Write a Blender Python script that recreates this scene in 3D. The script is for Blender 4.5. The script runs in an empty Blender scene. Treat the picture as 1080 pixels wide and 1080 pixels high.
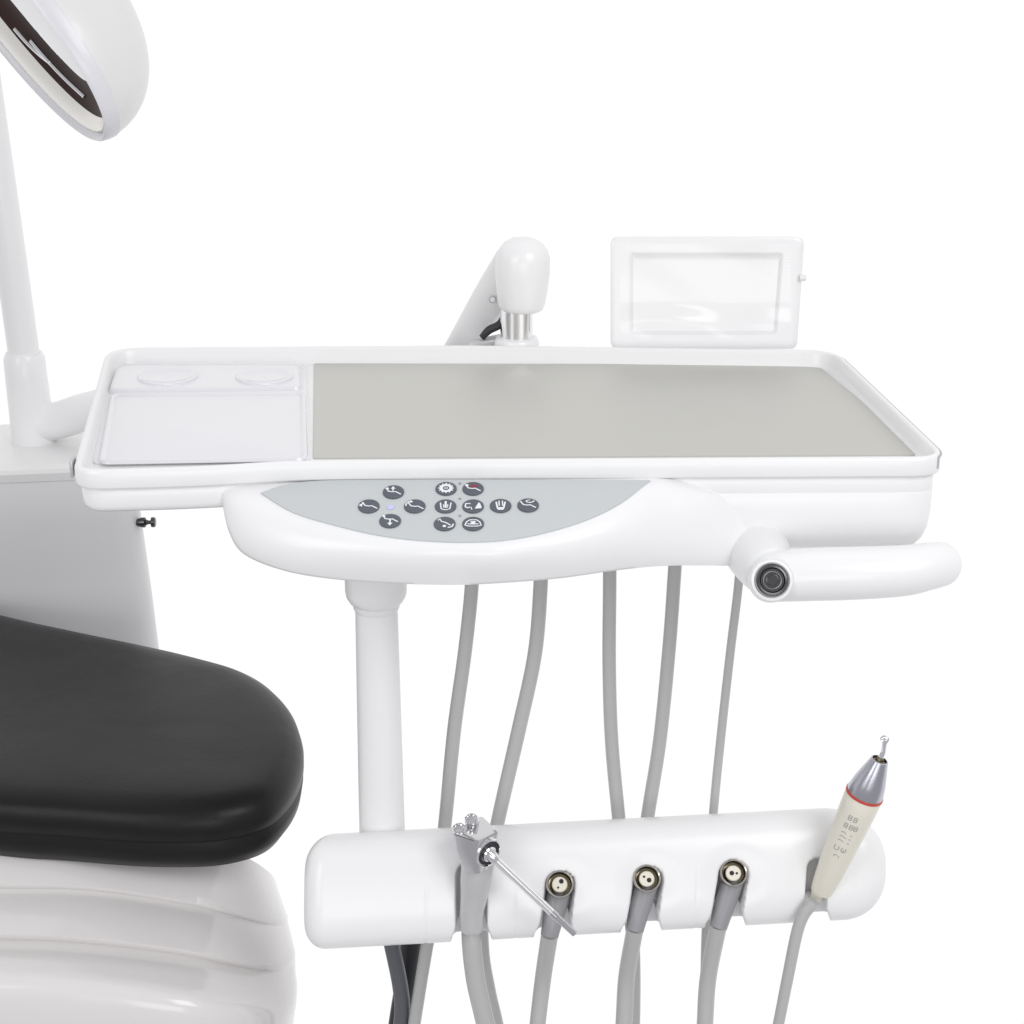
import bpy, bmesh, math
from mathutils import Vector as V, Matrix
R = math.radians
scene = bpy.context.scene
COL = scene.collection

# ------------------------------------------------------------------ camera, light, exposure
PITCH, FPX = R(19.4), 2000.0
CAM = V((0, -1.2475, 1.2012)); TOP = 0.8
cd = bpy.data.cameras.new('camera'); cam = bpy.data.objects.new('camera', cd); COL.objects.link(cam)
cam.location = CAM; cam.rotation_euler = (R(90) - PITCH, 0, 0)
cd.sensor_width = 36; cd.lens = 36 * FPX / 1080; cd.clip_start = .05; cd.clip_end = 50
scene.camera = cam

w = bpy.data.worlds.new('World'); scene.world = w; w.use_nodes = True
nt = w.node_tree; bg = nt.nodes['Background']
tc = nt.nodes.new('ShaderNodeTexCoord'); sx = nt.nodes.new('ShaderNodeSeparateXYZ')
mr = nt.nodes.new('ShaderNodeMapRange'); mr.inputs['From Min'].default_value = -.25; mr.inputs['From Max'].default_value = .15
cr = nt.nodes.new('ShaderNodeMix'); cr.data_type = 'RGBA'
cr.inputs['A'].default_value = (.50, .50, .515, 1); cr.inputs['B'].default_value = (1.02, 1.02, 1.02, 1)
nt.links.new(tc.outputs['Generated'], sx.inputs[0]); nt.links.new(sx.outputs['Y'], mr.inputs['Value'])
nt.links.new(mr.outputs['Result'], cr.inputs['Factor']); nt.links.new(cr.outputs['Result'], bg.inputs['Color'])
bg.inputs['Strength'].default_value = 1.0

def area(name, loc, target, sx_, sy_, power, col=(1, 1, 1)):
    l = bpy.data.lights.new(name, 'AREA'); l.shape = 'RECTANGLE'; l.size = sx_; l.size_y = sy_
    l.energy = power; l.color = col
    o = bpy.data.objects.new(name, l); COL.objects.link(o); o.location = loc
    o.rotation_euler = (V(target) - V(loc)).to_track_quat('-Z', 'Y').to_euler()
area('softbox_key', (1.3, -1.6, 2.3), (.1, 0, .7), 1.2, 1.2, 24)
area('softbox_fill', (-1.5, -1.9, 1.7), (0, 0, .6), 1.0, 1.4, 14)
area('softbox_front', (.2, -2.3, .9), (.1, 0, .6), 1.4, .7, 9)
vs = scene.view_settings; vs.view_transform = 'Standard'; vs.look = 'None'; vs.exposure = 0; vs.gamma = 1; vs.use_curve_mapping = False

# ------------------------------------------------------------------ helpers
SN, CS = math.sin(PITCH), math.cos(PITCH)
def ray(u, v): return V((u - 540, FPX * CS + (540 - v) * SN, -FPX * SN + (540 - v) * CS))
def U(u, v, Y):                                   # a point seen at u, v standing at depth Y
    d = ray(u, v); return CAM + d * ((Y - CAM.y) / d.y)
def UZ(u, v, Z):
    d = ray(u, v); return CAM + d * ((Z - CAM.z) / d.z)
def px(v, Y):                                     # metres per photo pixel there
    return (Y - CAM.y) / ray(540, v).y
def proj(p):
    q = p - CAM
    f = q.y * CS - q.z * SN; up = q.y * SN + q.z * CS
    return 540 + FPX * q.x / f, 540 - FPX * up / f

def mat(name, col, rough=.3, metal=0, coat=0, bump=0, bscale=200, spec=.5, mottle=0, trans=0, alpha=1, wave=0):
    m = bpy.data.materials.new(name); m.use_nodes = True; t = m.node_tree; b = t.nodes['Principled BSDF']
    b.inputs['Base Color'].default_value = (*col, 1); b.inputs['Roughness'].default_value = rough
    b.inputs['Metallic'].default_value = metal; b.inputs['Coat Weight'].default_value = coat
    b.inputs['Specular IOR Level'].default_value = spec
    b.inputs['Transmission Weight'].default_value = trans; b.inputs['Alpha'].default_value = alpha
    tcn = t.nodes.new('ShaderNodeTexCoord')
    if bump:
        n = t.nodes.new('ShaderNodeTexNoise'); n.inputs['Scale'].default_value = bscale; n.inputs['Detail'].default_value = 4
        bp = t.nodes.new('ShaderNodeBump'); bp.inputs['Strength'].default_value = bump; bp.inputs['Distance'].default_value = .001
        t.links.new(tcn.outputs['Object'], n.inputs['Vector']); t.links.new(n.outputs['Fac'], bp.inputs['Height'])
        t.links.new(bp.outputs['Normal'], b.inputs['Normal'])
        if wave:
            n2 = t.nodes.new('ShaderNodeTexNoise'); n2.inputs['Scale'].default_value = 9; n2.inputs['Detail'].default_value = 2; n2.inputs['Distortion'].default_value = .8
            b2 = t.nodes.new('ShaderNodeBump'); b2.inputs['Strength'].default_value = .16; b2.inputs['Distance'].default_value = .010
            t.links.new(tcn.outputs['Object'], n2.inputs['Vector']); t.links.new(n2.outputs['Fac'], b2.inputs['Height']); t.links.new(b2.outputs['Normal'], bp.inputs['Normal'])
    if mottle:
        n = t.nodes.new('ShaderNodeTexNoise'); n.inputs['Scale'].default_value = 14; n.inputs['Detail'].default_value = 5
        r = t.nodes.new('ShaderNodeMapRange'); r.inputs['To Min'].default_value = rough - mottle; r.inputs['To Max'].default_value = rough + mottle
        t.links.new(tcn.outputs['Object'], n.inputs['Vector']); t.links.new(n.outputs['Fac'], r.inputs['Value'])
        t.links.new(r.outputs['Result'], b.inputs['Roughness'])
    return m
M = dict(
    white=mat('white_plastic', (.83, .83, .835), .30, mottle=.04, coat=.05),
    warm=mat('warm_white_plastic', (.71, .69, .685), .15),
    lav=mat('frosted_tray_plastic', (.76, .76, .79), .18, mottle=.04, coat=.3),
    cab=mat('light_grey_plastic', (.73, .72, .735), .35, mottle=.05),
    lid=mat('cabinet_lid_plastic', (.80, .80, .80), .3, mottle=.05),
    steel=mat('satin_steel', (.62, .615, .585), .55, 1, mottle=.05),
    panel=mat('grey_membrane', (.53, .555, .565), .4, mottle=.05),
    button=mat('dark_button', (.085, .095, .12), .4),
    icon=mat('icon_white', (.80, .81, .84), .5),
    red=mat('icon_red', (.25, .03, .06), .5),
    led=mat('lilac_lens', (.55, .55, .85), .3),
    rimshade=mat('rim_shade_grey', (.42, .41, .42), .3),  # painted shade of the tray's clear edge
    rimp=mat('lamp_rim_plastic', (.69, .69, .72), .3, coat=.1),
    chrome=mat('chrome', (.80, .80, .82), .06, 1),
    bright=mat('polished_steel', (.93, .93, .94), .16, 1),
    brushed=mat('brushed_metal', (.60, .60, .62), .12, 1, mottle=.03),
    silver=mat('silver_cone', (.50, .50, .56), .25, 1),
    bolt=mat('dark_bolt', (.10, .10, .105), .25, 1),
    boltring=mat('bolt_ring', (.55, .55, .56), .12, 1),
    brass=mat('brass_nickel', (.20, .17, .11), .14, 1),
    nickel=mat('nickel_ring', (.60, .57, .53), .15, 1),
    seal=mat('cream_seal', (.78, .74, .64), .3),
    hole=mat('hole_black', (.006, .006, .006), .6),
    hose=mat('grey_hose', (.46, .46, .455), .3, mottle=.05),
    conn=mat('grey_connector', (.30, .30, .315), .36, mottle=.05),
    grip=mat('grey_metal_grip', (.56, .56, .57), .33, .35),
    darkhose=mat('dark_grey_hose', (.10, .105, .12), .4),
    black=mat('black_rubber', (.02, .02, .024), .45),
    leather=mat('black_leather', (.009, .009, .0095), .38, bump=.16, bscale=420, mottle=.06, spec=.22, wave=1),
    cream=mat('cream_plastic', (.74, .71, .62), .3, coat=.2),
    redring=mat('red_ring', (.55, .06, .04), .35),
    ink=mat('grey_ink', (.36, .36, .34), .5),
    maroon=mat('maroon_glass', (.030, .012, .011), .25, spec=.3),
    reflector=mat('cream_reflector', (.82, .80, .76), .22, .35),
    lens=mat('white_lamp_reflection', (.85, .85, .86), .1, coat=.4),  # bright reflection in the lamp face, put in as white colour
    shell=mat('lamp_shell', (.72, .72, .72), .3, coat=.2),
)
# thin clear film
fm = bpy.data.materials.new('clear_film'); fm.use_nodes = True; t = fm.node_tree; t.nodes.clear()
o_ = t.nodes.new('ShaderNodeOutputMaterial'); tr = t.nodes.new('ShaderNodeBsdfTransparent'); gl = t.nodes.new('ShaderNodeBsdfGlossy')
mx = t.nodes.new('ShaderNodeMixShader'); fr = t.nodes.new('ShaderNodeFresnel'); fr.inputs['IOR'].default_value = 1.42
gl.inputs['Roughness'].default_value = .15
t.links.new(fr.outputs[0], mx.inputs[0]); t.links.new(tr.outputs[0], mx.inputs[1]); t.links.new(gl.outputs[0], mx.inputs[2]); t.links.new(mx.outputs[0], o_.inputs[0])
M['film'] = fm

def thing(name, label, cat, loc, group=None):
    o = bpy.data.objects.new(name, None); COL.objects.link(o); o.location = loc; o.empty_display_size = .05
    o['label'] = label; o['category'] = cat
    if group: o['group'] = group
    o['_org'] = tuple(loc); ORG[o.name] = V(loc)
    del o['_org']
    return o
ORG = {}
def build(name, geo, mats, parent, label=None, sharp=32, idx=None):
    verts, faces = geo
    org = ORG[parent.name]
    me = bpy.data.meshes.new(name); me.from_pydata([V(p) - org for p in verts], [], faces)
    if not isinstance(mats, (list, tuple)): mats = [mats]
    for m in mats: me.materials.append(M[m])
    if idx:
        for p, i in zip(me.polygons, idx): p.material_index = i
    bm = bmesh.new(); bm.from_mesh(me)
    bmesh.ops.remove_doubles(bm, verts=bm.verts, dist=1e-6)
    bmesh.ops.recalc_face_normals(bm, faces=bm.faces)
    for f in bm.faces: f.smooth = True
    for e in bm.edges:
        if len(e.link_faces) == 2 and e.calc_face_angle(0) > R(sharp): e.smooth = False
    bm.to_mesh(me); bm.free()
    o = bpy.data.objects.new(name, me); COL.objects.link(o); o.parent = parent
    if label: o['label'] = label
    ORG[o.name] = org
    return o
def merge(*geos):
    vs_, fs = [], []
    for g in geos:
        k = len(vs_); vs_ += [V(p) for p in g[0]]; fs += [tuple(i + k for i in f) for f in g[1]]
    return vs_, fs
def catmull(pts, n=8, closed=False):
    P = [V(p) for p in pts]; out = []; N = len(P)
    rng = range(N) if closed else range(N - 1)
    for i in rng:
        if closed: a, b, c, d = P[i - 1], P[i], P[(i + 1) % N], P[(i + 2) % N]
        else:
            b, c = P[i], P[i + 1]
            a = P[i - 1] if i else b * 2 - c
            d = P[i + 2] if i + 2 < N else c * 2 - b
        for k in range(n):
            s = k / n
            out.append(.5 * ((2 * b) + (c - a) * s + (2 * a - 5 * b + 4 * c - d) * s * s + (3 * b - a - 3 * c + d) * s ** 3))
    if not closed: out.append(P[-1].copy())
    return out
def loft(rings, cap0=True, cap1=True, closed=True):
    n = len(rings[0]); vs_ = [p for r in rings for p in r]; fs = []
    for i in range(len(rings) - 1):
        for j in range(n if closed else n - 1):
            k = (j + 1) % n
            fs.append((i * n + j, i * n + k, (i + 1) * n + k, (i + 1) * n + j))
    if cap0: fs.append(tuple(range(n))[::-1])
    if cap1: fs.append(tuple((len(rings) - 1) * n + j for j in range(n)))
    return vs_, fs
def tube(pts, rads, seg=24, n=8, flat=1.0, round_end=(0, 0), smooth=True):
    d = [V((*p, r)) for p, r in zip(pts, rads)]
    d = catmull(d, n) if smooth and len(pts) > 2 else d
    P = [p.xyz for p in d]; W = [p.w for p in d]
    rings = []; up = None
    for i, p in enumerate(P):
        tg = (P[min(i + 1, len(P) - 1)] - P[max(i - 1, 0)]).normalized()
        if up is None:
            up = V((0, -1, 0)); up = (up - tg * up.dot(tg))
            if up.length < .2: up = V((0, 0, 1)); up = up - tg * up.dot(tg)
        up = (up - tg * up.dot(tg)).normalized(); sd = tg.cross(up)
        def ring(c, r): return [c + (up * math.cos(a) * flat + sd * math.sin(a)) * r for a in [2 * math.pi * k / seg for k in range(seg)]]
        if i == 0 and round_end[0]:
            for k in range(6):
                a = R(88 - 88 * k / 6); rings.append(ring(p - tg * W[0] * round_end[0] * math.sin(a), W[0] * math.cos(a)))
        rings.append(ring(p, W[i]))
        if i == len(P) - 1 and round_end[1]:
            for k in range(1, 7):
                a = R(88 * k / 6); rings.append(ring(p + tg * W[-1] * round_end[1] * math.sin(a), W[-1] * math.cos(a)))
    return loft(rings)
def lathe(c, ax, prof, seg=40, cap=True, sx=1.0):
    ax = V(ax).normalized(); a = ax.orthogonal().normalized(); b = ax.cross(a)
    c = V(c)
    rings = [[c + ax * h + (a * math.cos(t) * sx + b * math.sin(t)) * max(r, 1e-5) for t in [2 * math.pi * k / seg for k in range(seg)]] for h, r in prof]
    return loft(rings, cap is True, bool(cap))
def round_poly(cs, n=7):                           # cs: (point, radius)
    out = []; N = len(cs)
    for i, (p, r) in enumerate(cs):
        p = V(p); a = V(cs[i - 1][0]); b = V(cs[(i + 1) % N][0])
        if r <= 0: out.append(p); continue
        da = (a - p); db = (b - p); q0 = p + da.normalized() * min(r, da.length * .49); q1 = p + db.normalized() * min(r, db.length * .49)
        for k in range(n + 1):
            s = k / n
            # near-circular blend
            out.append(q0 * ((1 - s) ** 2) + p * (2 * s * (1 - s)) + q1 * (s * s))
    return out
def resample(poly, step):
    out = []; N = len(poly)
    for i in range(N):
        a, b = poly[i], poly[(i + 1) % N]; L = (b - a).length
        if L < 1e-7: continue
        m = max(1, int(L / step))
        for k in range(m): out.append(a.lerp(b, k / m))
    return out
def offs(poly, d, z=None):                         # inward offset d in the xy plane
    N = len(poly); ar = sum(poly[i].x * poly[(i + 1) % N].y - poly[(i + 1) % N].x * poly[i].y for i in range(N))
    sg = 1 if ar > 0 else -1; out = []
    for i in range(N):
        tg = poly[(i + 1) % N] - poly[i - 1]; tg.z = 0; tg.normalize()
        nrm = V((-tg.y, tg.x, 0)) * sg
        q = poly[i] + nrm * d
        if z is not None: q.z = z
        out.append(q)
    return out
def box(c, ax, ay, az, b=0):                       # centre, half vectors, bevel fraction via rounded rings
    c, ax, ay, az = V(c), V(ax), V(ay), V(az)
    def ring(s, k):
        r = []
        for i, (x, y) in enumerate(((-1, -1), (1, -1), (1, 1), (-1, 1))):
            for j in range(4):
                a = R(180 + 90 * i + 30 * j)
                rr = b
                r.append(c + az * s + ax.normalized() * (x * (ax.length - rr) + rr * math.cos(a) - 0) + ay.normalized() * (y * (ay.length - rr) + rr * math.sin(a)) if k == 0 else
                         c + az * s + ax.normalized() * (x * (ax.length - rr) + rr * (1 - k) * math.cos(a)) + ay.normalized() * (y * (ay.length - rr) + rr * (1 - k) * math.sin(a)))
        return r
    if b <= 0:
        P = [c + ax * i + ay * j + az * k for k in (-1, 1) for j in (-1, 1) for i in (-1, 1)]
        return P, [(0, 2, 3, 1), (4, 5, 7, 6), (0, 1, 5, 4), (2, 6, 7, 3), (0, 4, 6, 2), (1, 3, 7, 5)]
    q = b / az.length
    return loft([ring(-1, .9), ring(-1 + q * .3, .3), ring(-1 + q, 0), ring(1 - q, 0), ring(1 - q * .3, .3), ring(1, .9)])
def ss(a, b, x):
    x = max(0, min(1, (x - a) / (b - a))); return x * x * (3 - 2 * x)

# ================================================================== DELIVERY UNIT
unit = thing('delivery_unit', 'white dental instrument table with keypad, handle and holder bar on a pole', 'dental unit', U(400, 900, .04))

# ---- tray
def rim(u, v): return UZ(u, v, TOP)
outer = resample(round_poly([
    (rim(75, 497), .022), (rim(215, 493.5), .05), (rim(300, 487), .05), (rim(640, 485), 0), (rim(1003, 483), .028),
    (rim(882, 368.5), .03), (rim(500, 363.5), 0), (rim(112, 366), .035)], 9), .006)
prof = [(.010, -.0147), (.003, -.0145), (.0006, -.0137), (0, -.0125), (.0002, -.0030), (.0009, -.0010), (.0020, -.0001), (.0034, 0),
        (.0046, -.0006), (.0056, -.0022), (.0068, -.0090), (.0080, -.0125), (.0100, -.0142), (.020, -.0146)]
build('tray', loft([offs(outer, d, TOP + z) for d, z in prof]), 'white', unit, sharp=50)
body = [(.0015, -.0140), (.0008, -.0150), (.0014, -.0275), (.0030, -.0308), (.0070, -.0330), (.014, -.0338)]
build('tray_underbody', loft([offs(outer, d + .003, TOP + z) for d, z in body]), 'white', unit, sharp=50)

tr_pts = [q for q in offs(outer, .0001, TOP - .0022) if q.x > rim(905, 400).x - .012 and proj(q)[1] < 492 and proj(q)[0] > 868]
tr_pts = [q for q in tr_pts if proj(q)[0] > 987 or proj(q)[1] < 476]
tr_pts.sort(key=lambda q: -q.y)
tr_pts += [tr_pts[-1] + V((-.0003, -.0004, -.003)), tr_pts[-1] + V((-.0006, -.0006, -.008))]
build('rim_shade_line', tube(tr_pts, [.0009] * len(tr_pts), 10, n=3), 'rimshade', unit)  # grey tube standing in for the thin shadow along the clear edge

# frosted insert on the left of the tray
FL = TOP - .0146
def flo(u, v, dz): return UZ(u, v, TOP - .0146 + dz)
ins = thing_ins = None
a = [flo(u, v, .001) for u, v in ((95, 491), (327, 486), (323, 386), (119, 386))]
insert_o = resample(round_poly([(a[0], .014), (a[1], .005), (a[2], .005), (a[3], .016)], 6), .006)
liner = build('tray_insert', loft([offs(insert_o, d, FL + z) for d, z in ((0, .0003), (0, .0016), (.0008, .0022), (.002, .0024))]), 'lav', unit)
# raised shelf at the back of the insert with two shallow cup rings
s_ = [flo(u, v, .004) for u, v in ((115, 413), (317, 411), (315, 387), (124, 387))]
shelf_o = resample(round_poly([(s_[0], .006), (s_[1], .006), (s_[2], .006), (s_[3], .014)], 6), .006)
build('shelf', loft([offs(shelf_o, d, FL + z) for d, z in ((-.0015, .0024), (-.0006, .0036), (.0005, .0058), (.002, .0064), (.004, .0064))]), 'lav', liner)
for cu, cv, r in ((177, 398, .0245), (279, 398, .0235)):
    c = UZ(cu, cv, FL + .0064)
    build('cup_ring', lathe(c, (0, 0, 1), [(-.0005, r), (.0012, r - .0003), (.0022, r - .0016), (.0018, r - .0032), (.0006, r - .0055), (.0003, r - .012), (.0002, .0005)], 56, False), 'lav', liner)
# low border round the front recess
b_ = [UZ(u, v, FL + .003) for u, v in ((106, 488), (322, 484), (320, 414), (119, 416))]
bo = resample(round_poly([(p, .008) for p in b_], 6), .006)
build('recess_border', loft([offs(bo, d, FL + z) for d, z in ((-.0022, .0022), (-.0012, .0040), (0, .0044), (.0014, .0038), (.003, .0023))], False, False), 'lav', liner)
# little grey tab clipped on the left rim
build('latch', box(U(77, 492, .005), (.0012, 0, 0), (0, .006, 0), (0, 0, .0065), .0008), 'grip', unit)

# ---- steel plate lying in the tray: a thing of its own
plate_c = UZ(600, 440, FL)
steel = thing('steel_tray', 'flat satin steel sheet lying inside the white tray beside the frosted insert', 'tray', plate_c)
p_ = [UZ(u, v, FL + .0016) for u, v in ((330, 483), (978, 479.5), (862, 384), (331, 383))]
po = resample(round_poly([(p_[0], .002), (p_[1], .012), (p_[2], .014), (p_[3], .002)], 6), .008)
build('plate', loft([offs(po, d, FL + z) for d, z in ((0, .0004), (0, .0012), (.0006, .0016), (.0012, .0016))]), 'steel', steel)

# ---- housing below
def hz(u, v, dz): return UZ(u, v, TOP + dz)
xL = U(262, 540, .0).x
ho = [p.copy() for p in offs(outer, .0040) if p.x > xL]
ho = [V((p.x, min(p.y, .262), 0)) for p in ho]
hp = [(.006, -.0258), (.0006, -.0260), (0, -.0270), (.0003, -.0440), (.0018, -.0560), (.0050, -.0640), (.0100, -.0700), (.0180, -.0745), (.030, -.0755)]
build('housing', loft([offs(ho, d, TOP + z) for d, z in hp]), 'white', unit, sharp=50)

# ---- console: keypad face tilted towards the dentist, rolled edge under it
TL = R(20)
PN = V((0, -math.sin(TL), math.cos(TL))); PX = V((1, 0, 0)); PY = V((0, math.cos(TL), math.sin(TL)))
P0 = U(487, 505, -.001)
def onp(u, v, h=0):
    d = ray(u, v); k = (P0 + PN * h - CAM).dot(PN) / d.dot(PN); return CAM + d * k
cols = [((250, 513), (237, 514), -.000), ((264, 520), (238, 535), -.008), ((285, 531), (242, 562), -.020), ((309, 542), (258, 585), -.032),
        ((353, 555.5), (300, 602), -.046), ((398, 566), (353, 611), -.054), ((442, 571.5), (420, 615.5), -.060), ((487, 573.5), (480, 617), -.062),
        ((531, 571.5), (535, 614.5), -.059), ((575, 563.5), (590, 610), -.052), ((620, 549.5), (640, 603), -.040), ((655, 533), (678, 598.5), -.028),
        ((690, 512), (712, 596.5), -.016), ((722, 514, -.001), (744, 596.5), -.006), ((752, 520, .004), (775, 596), .003), ((782, 530, .011), (806, 588), .014)]
Ts, As, Bs = [], [], []
for aa, (bu, bv), by in cols:
    au, av = aa[:2]
    As.append(onp(au, av) if len(aa) == 2 else U(*aa)); Bs.append(U(bu, bv, by)); q = onp(au, 503) if len(aa) == 2 else U(au, av - 8, aa[2] + .006); Ts.append(q + V((0, .004, .0)))
Ts, As, Bs = catmull(Ts, 8), catmull(As, 8), catmull(Bs, 8)
rows = [[], [], [], []]; roll = []
NR = 16
grid = []
for i, (T_, A_, B_) in enumerate(zip(Ts, As, Bs)):
    colv = [T_, T_.lerp(A_, .5), A_]
    f = min(1, i / 14.0); g = 1 - ss(.8, 1, i / (len(Ts) - 1)) * .7
    out = (B_ - A_); out.z = 0
    if out.length > 1e-6: out.normalize()
    out = (out * .4 + V((0, -1, 0)) * .6 * f + V((-1, 0, 0)) * .6 * (1 - f)).normalized()
    c1 = A_ + (B_ - A_) * .22 + out * .012 * g + V((0, 0, .001)); c2 = B_ + out * .007 * g + V((0, 0, .012))
    for k in range(1, NR + 1):
        s = k / NR
        colv.append(A_ * (1 - s) ** 3 + c1 * 3 * s * (1 - s) ** 2 + c2 * 3 * s * s * (1 - s) + B_ * s ** 3)
    inn = V((.6 * (1 - f), 1, 0)).normalized()
    colv.append(B_ + inn * .008 + V((0, 0, -.0006))); colv.append(B_ + inn * .02 + V((0, 0, .0015)))
    e = B_ + inn * .06; e.z = TOP - .064; e.y = max(e.y, .03); colv.append(e)
    e2 = e.copy(); e2.y = .09; e2.z = max(TOP - .067, B_.z + .004); colv.append(e2)
    grid.append(colv)
build('console', loft(grid, False, False, closed=False), 'white', unit, sharp=60)

# keypad panel
top_e = catmull([(275, 519.5, 0), (300, 511.5, 0), (338, 506.8, 0), (420, 505.8, 0), (560, 505.6, 0), (686, 506.4, 0)], 10)
arc_e = catmull([(275, 519.5, 0), (309, 540, 0), (353, 553.5, 0), (398, 564, 0), (442, 569.5, 0), (487, 571.5, 0), (531, 569.5, 0), (575, 561.5, 0), (620, 547.5, 0), (655, 530, 0), (686, 506.4, 0)], 5)
n_ = len(top_e)
r0 = [onp(p.x, p.y, .0010) for p in top_e]; r1 = [onp(p.x, p.y, .0010) for p in arc_e]
n_ = min(len(r0), len(r1)); r0 = r0[:n_ - 1] + [r0[-1]]; r1 = r1[:n_ - 1] + [r1[-1]]
low0 = [p - PN * .002 for p in r0]; low1 = [p - PN * .002 for p in r1]
keypad = build('control_panel', loft([low0, r0, r1, low1], False, False, closed=False), 'panel', unit)
# the lilac lamp and three dots
keyroot = keypad

BR = .0073
def disc(c, r, h, seg=36):
    rings = [[c + PX * math.cos(t) * q + PY * math.sin(t) * q + PN * z for t in [2 * math.pi * k / seg for k in range(seg)]] for q, z in ((r, 0), (r, h * .7), (r * .95, h), (r * .5, h))]
    return loft(rings, False, True)
def stroke(c, pts, wd, h, S=BR):
    P = [V((x, y, 0)) for x, y in pts]; L = []; Rr = []
    for i, p in enumerate(P):
        if i == 0: tg = P[1] - P[0]
        elif i == len(P) - 1: tg = P[-1] - P[-2]
        else: tg = (P[i + 1] - P[i]).normalized() + (P[i] - P[i - 1]).normalized()
        tg.normalize(); nn = V((-tg.y, tg.x, 0)) * wd / 2
        L.append(p + nn); Rr.append(p - nn)
    def W(p): return c + (PX * p.x + PY * p.y) * S + PN * h
    n = len(P)
    return [W(p) for p in L] + [W(p) for p in Rr], [(i, i + 1, n + i + 1, n + i) for i in range(n - 1)]
def poly(c, pts, h, S=BR): return [c + (PX * x + PY * y) * S + PN * h for x, y in pts], [tuple(range(len(pts)))]
def circ(x, y, r, n=16, a0=0, a1=360): return [(x + r * math.cos(R(a0 + (a1 - a0) * k / n)), y + r * math.sin(R(a0 + (a1 - a0) * k / n))) for k in range(n + 1)]
CH = [(-.72, .52), (-.45, .02), (-.1, -.06), (.2, -.02), (.72, -.42)]
def sh(pts, dx, dy): return [(x + dx, y + dy) for x, y in pts]
icons = []
def A(u, v, kind): icons.append((u, v, kind))
for a_ in ((415, 519.5, 'up'), (389, 534.5, 'left'), (437.5, 534.5, 'right'), (411.5, 550, 'down'), (470.5, 516, 'gear'), (499, 516, 'reset'),
           (470, 534.5, 'rinse'), (499, 534.5, 'cup'), (528, 534, 'fill'), (557, 533.5, 'spit'), (469, 553, 'preset'), (499, 553, 'lamp')): A(*a_)
for (u, v, kind) in icons:
    c = onp(u, v, .0011); parts = [disc(c, BR, .0009)]; base = len(parts[0][1]); white = []; redf = []
    h = .00105; h2 = .0011
    if kind == 'up': white += [stroke(c, CH, .14, h), stroke(c, [(-.05, .1), (-.05, .45)], .14, h2), poly(c, [(-.28, .38), (-.05, .78), (.18, .38)], h + .0001), poly(c, circ(-.6, .42, .16), h2)]
    if kind == 'down': white += [stroke(c, sh(CH, 0, .22), .14, h), stroke(c, [(0, .1), (0, -.4)], .14, h2), poly(c, [(-.25, -.36), (0, -.78), (.25, -.36)], h + .0001), poly(c, circ(-.6, .6, .14), h2)]
    if kind == 'left': white += [stroke(c, sh(CH, .1, 0), .14, h), stroke(c, [(-.5, .3), (-.75, .15)], .14, h2), poly(c, [(-.95, .05), (-.6, .35), (-.62, -.2)], h + .0001)]
    if kind == 'right': white += [stroke(c, sh(CH, .1, -.05), .14, h), stroke(c, [(-.82, -.05), (-.8, .3), (-.6, .55), (-.4, .62)], .14, h2), poly(c, [(-.45, .82), (-.15, .55), (-.45, .38)], h + .0001)]
    if kind == 'gear':
        white += [stroke(c, circ(0, 0, .46, 28), .3, h), stroke(c, circ(0, 0, .14, 12), .07, h2)]
        for k in range(12):
            a = R(30 * k); white.append(stroke(c, [(.55 * math.cos(a), .55 * math.sin(a)), (.74 * math.cos(a), .74 * math.sin(a))], .16, h2))
    if kind == 'reset':
        white += [stroke(c, CH, .14, h), poly(c, circ(-.6, .42, .17), h2)]
        redf += [poly(c, [(-.35, .15), (-.2, .5), (.3, .55), (.42, .3), (.3, .12)], h2)]
    if kind == 'rinse': white += [stroke(c, [(-.5, .45), (-.4, -.45), (-.12, -.6), (.12, -.6), (.4, -.45), (.5, .45)], .13, h), stroke(c, [(0, .65), (0, -.35)], .2, h2), stroke(c, [(-.2, .2), (-.18, -.3)], .09, h2), stroke(c, [(.2, .2), (.18, -.3)], .09, h2)]
    if kind == 'cup': white += [stroke(c, [(-.25, .3), (-.7, .3), (-.72, -.2), (-.5, -.32), (-.3, -.2)], .16, h), stroke(c, [(-.2, -.2), (-.1, -.6)], .1, h2), poly(c, [(.15, -.45), (.5, .45), (.62, .4), (.8, -.2), (.75, -.4)], h2)]
    if kind == 'fill': white += [stroke(c, [(-.42, .5), (-.3, -.35), (-.2, -.62), (.2, -.62), (.3, -.35), (.42, .5)], .16, h), poly(c, [(-.3, -.3), (.3, -.3), (.22, -.62), (-.22, -.62)], h2), stroke(c, [(-.16, .65), (-.12, -.1)], .12, h2), stroke(c, [(.16, .65), (.2, -.1)], .12, h2)]
    if kind == 'spit': white += [stroke(c, CH, .14, h), stroke(c, [(-.2, .6), (-.1, .38), (.2, .3), (.5, .45), (.55, .6)], .13, h2), stroke(c, [(-.2, .6), (.2, .7)], .09, h2)]
    if kind == 'preset': white += [stroke(c, sh([(-.62, .4), (-.45, .62), (-.3, .25), (.1, .1), (.55, -.3)], 0, 0), .14, h), poly(c, circ(-.02, -.42, .17), h2), stroke(c, [(.3, -.62), (.7, -.5), (.8, -.1)], .16, h2)]
    if kind == 'lamp': white += [stroke(c, [(-.75, -.3), (-.6, .2), (-.3, .48), (.3, .48), (.6, .2), (.75, -.3), (.4, -.42), (-.4, -.42), (-.75, -.3)], .13, h), stroke(c, [(-.5, -.12), (.5, -.12)], .14, h2), stroke(c, [(-.25, .2), (.25, .2)], .16, h2), poly(c, [(-.15, .2), (.15, .2), (.25, -.2), (-.25, -.2)], h + .00008)]
    g = merge(parts[0], *white, *redf)
    nw = sum(len(x[1]) for x in white); nr = sum(len(x[1]) for x in redf)
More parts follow.
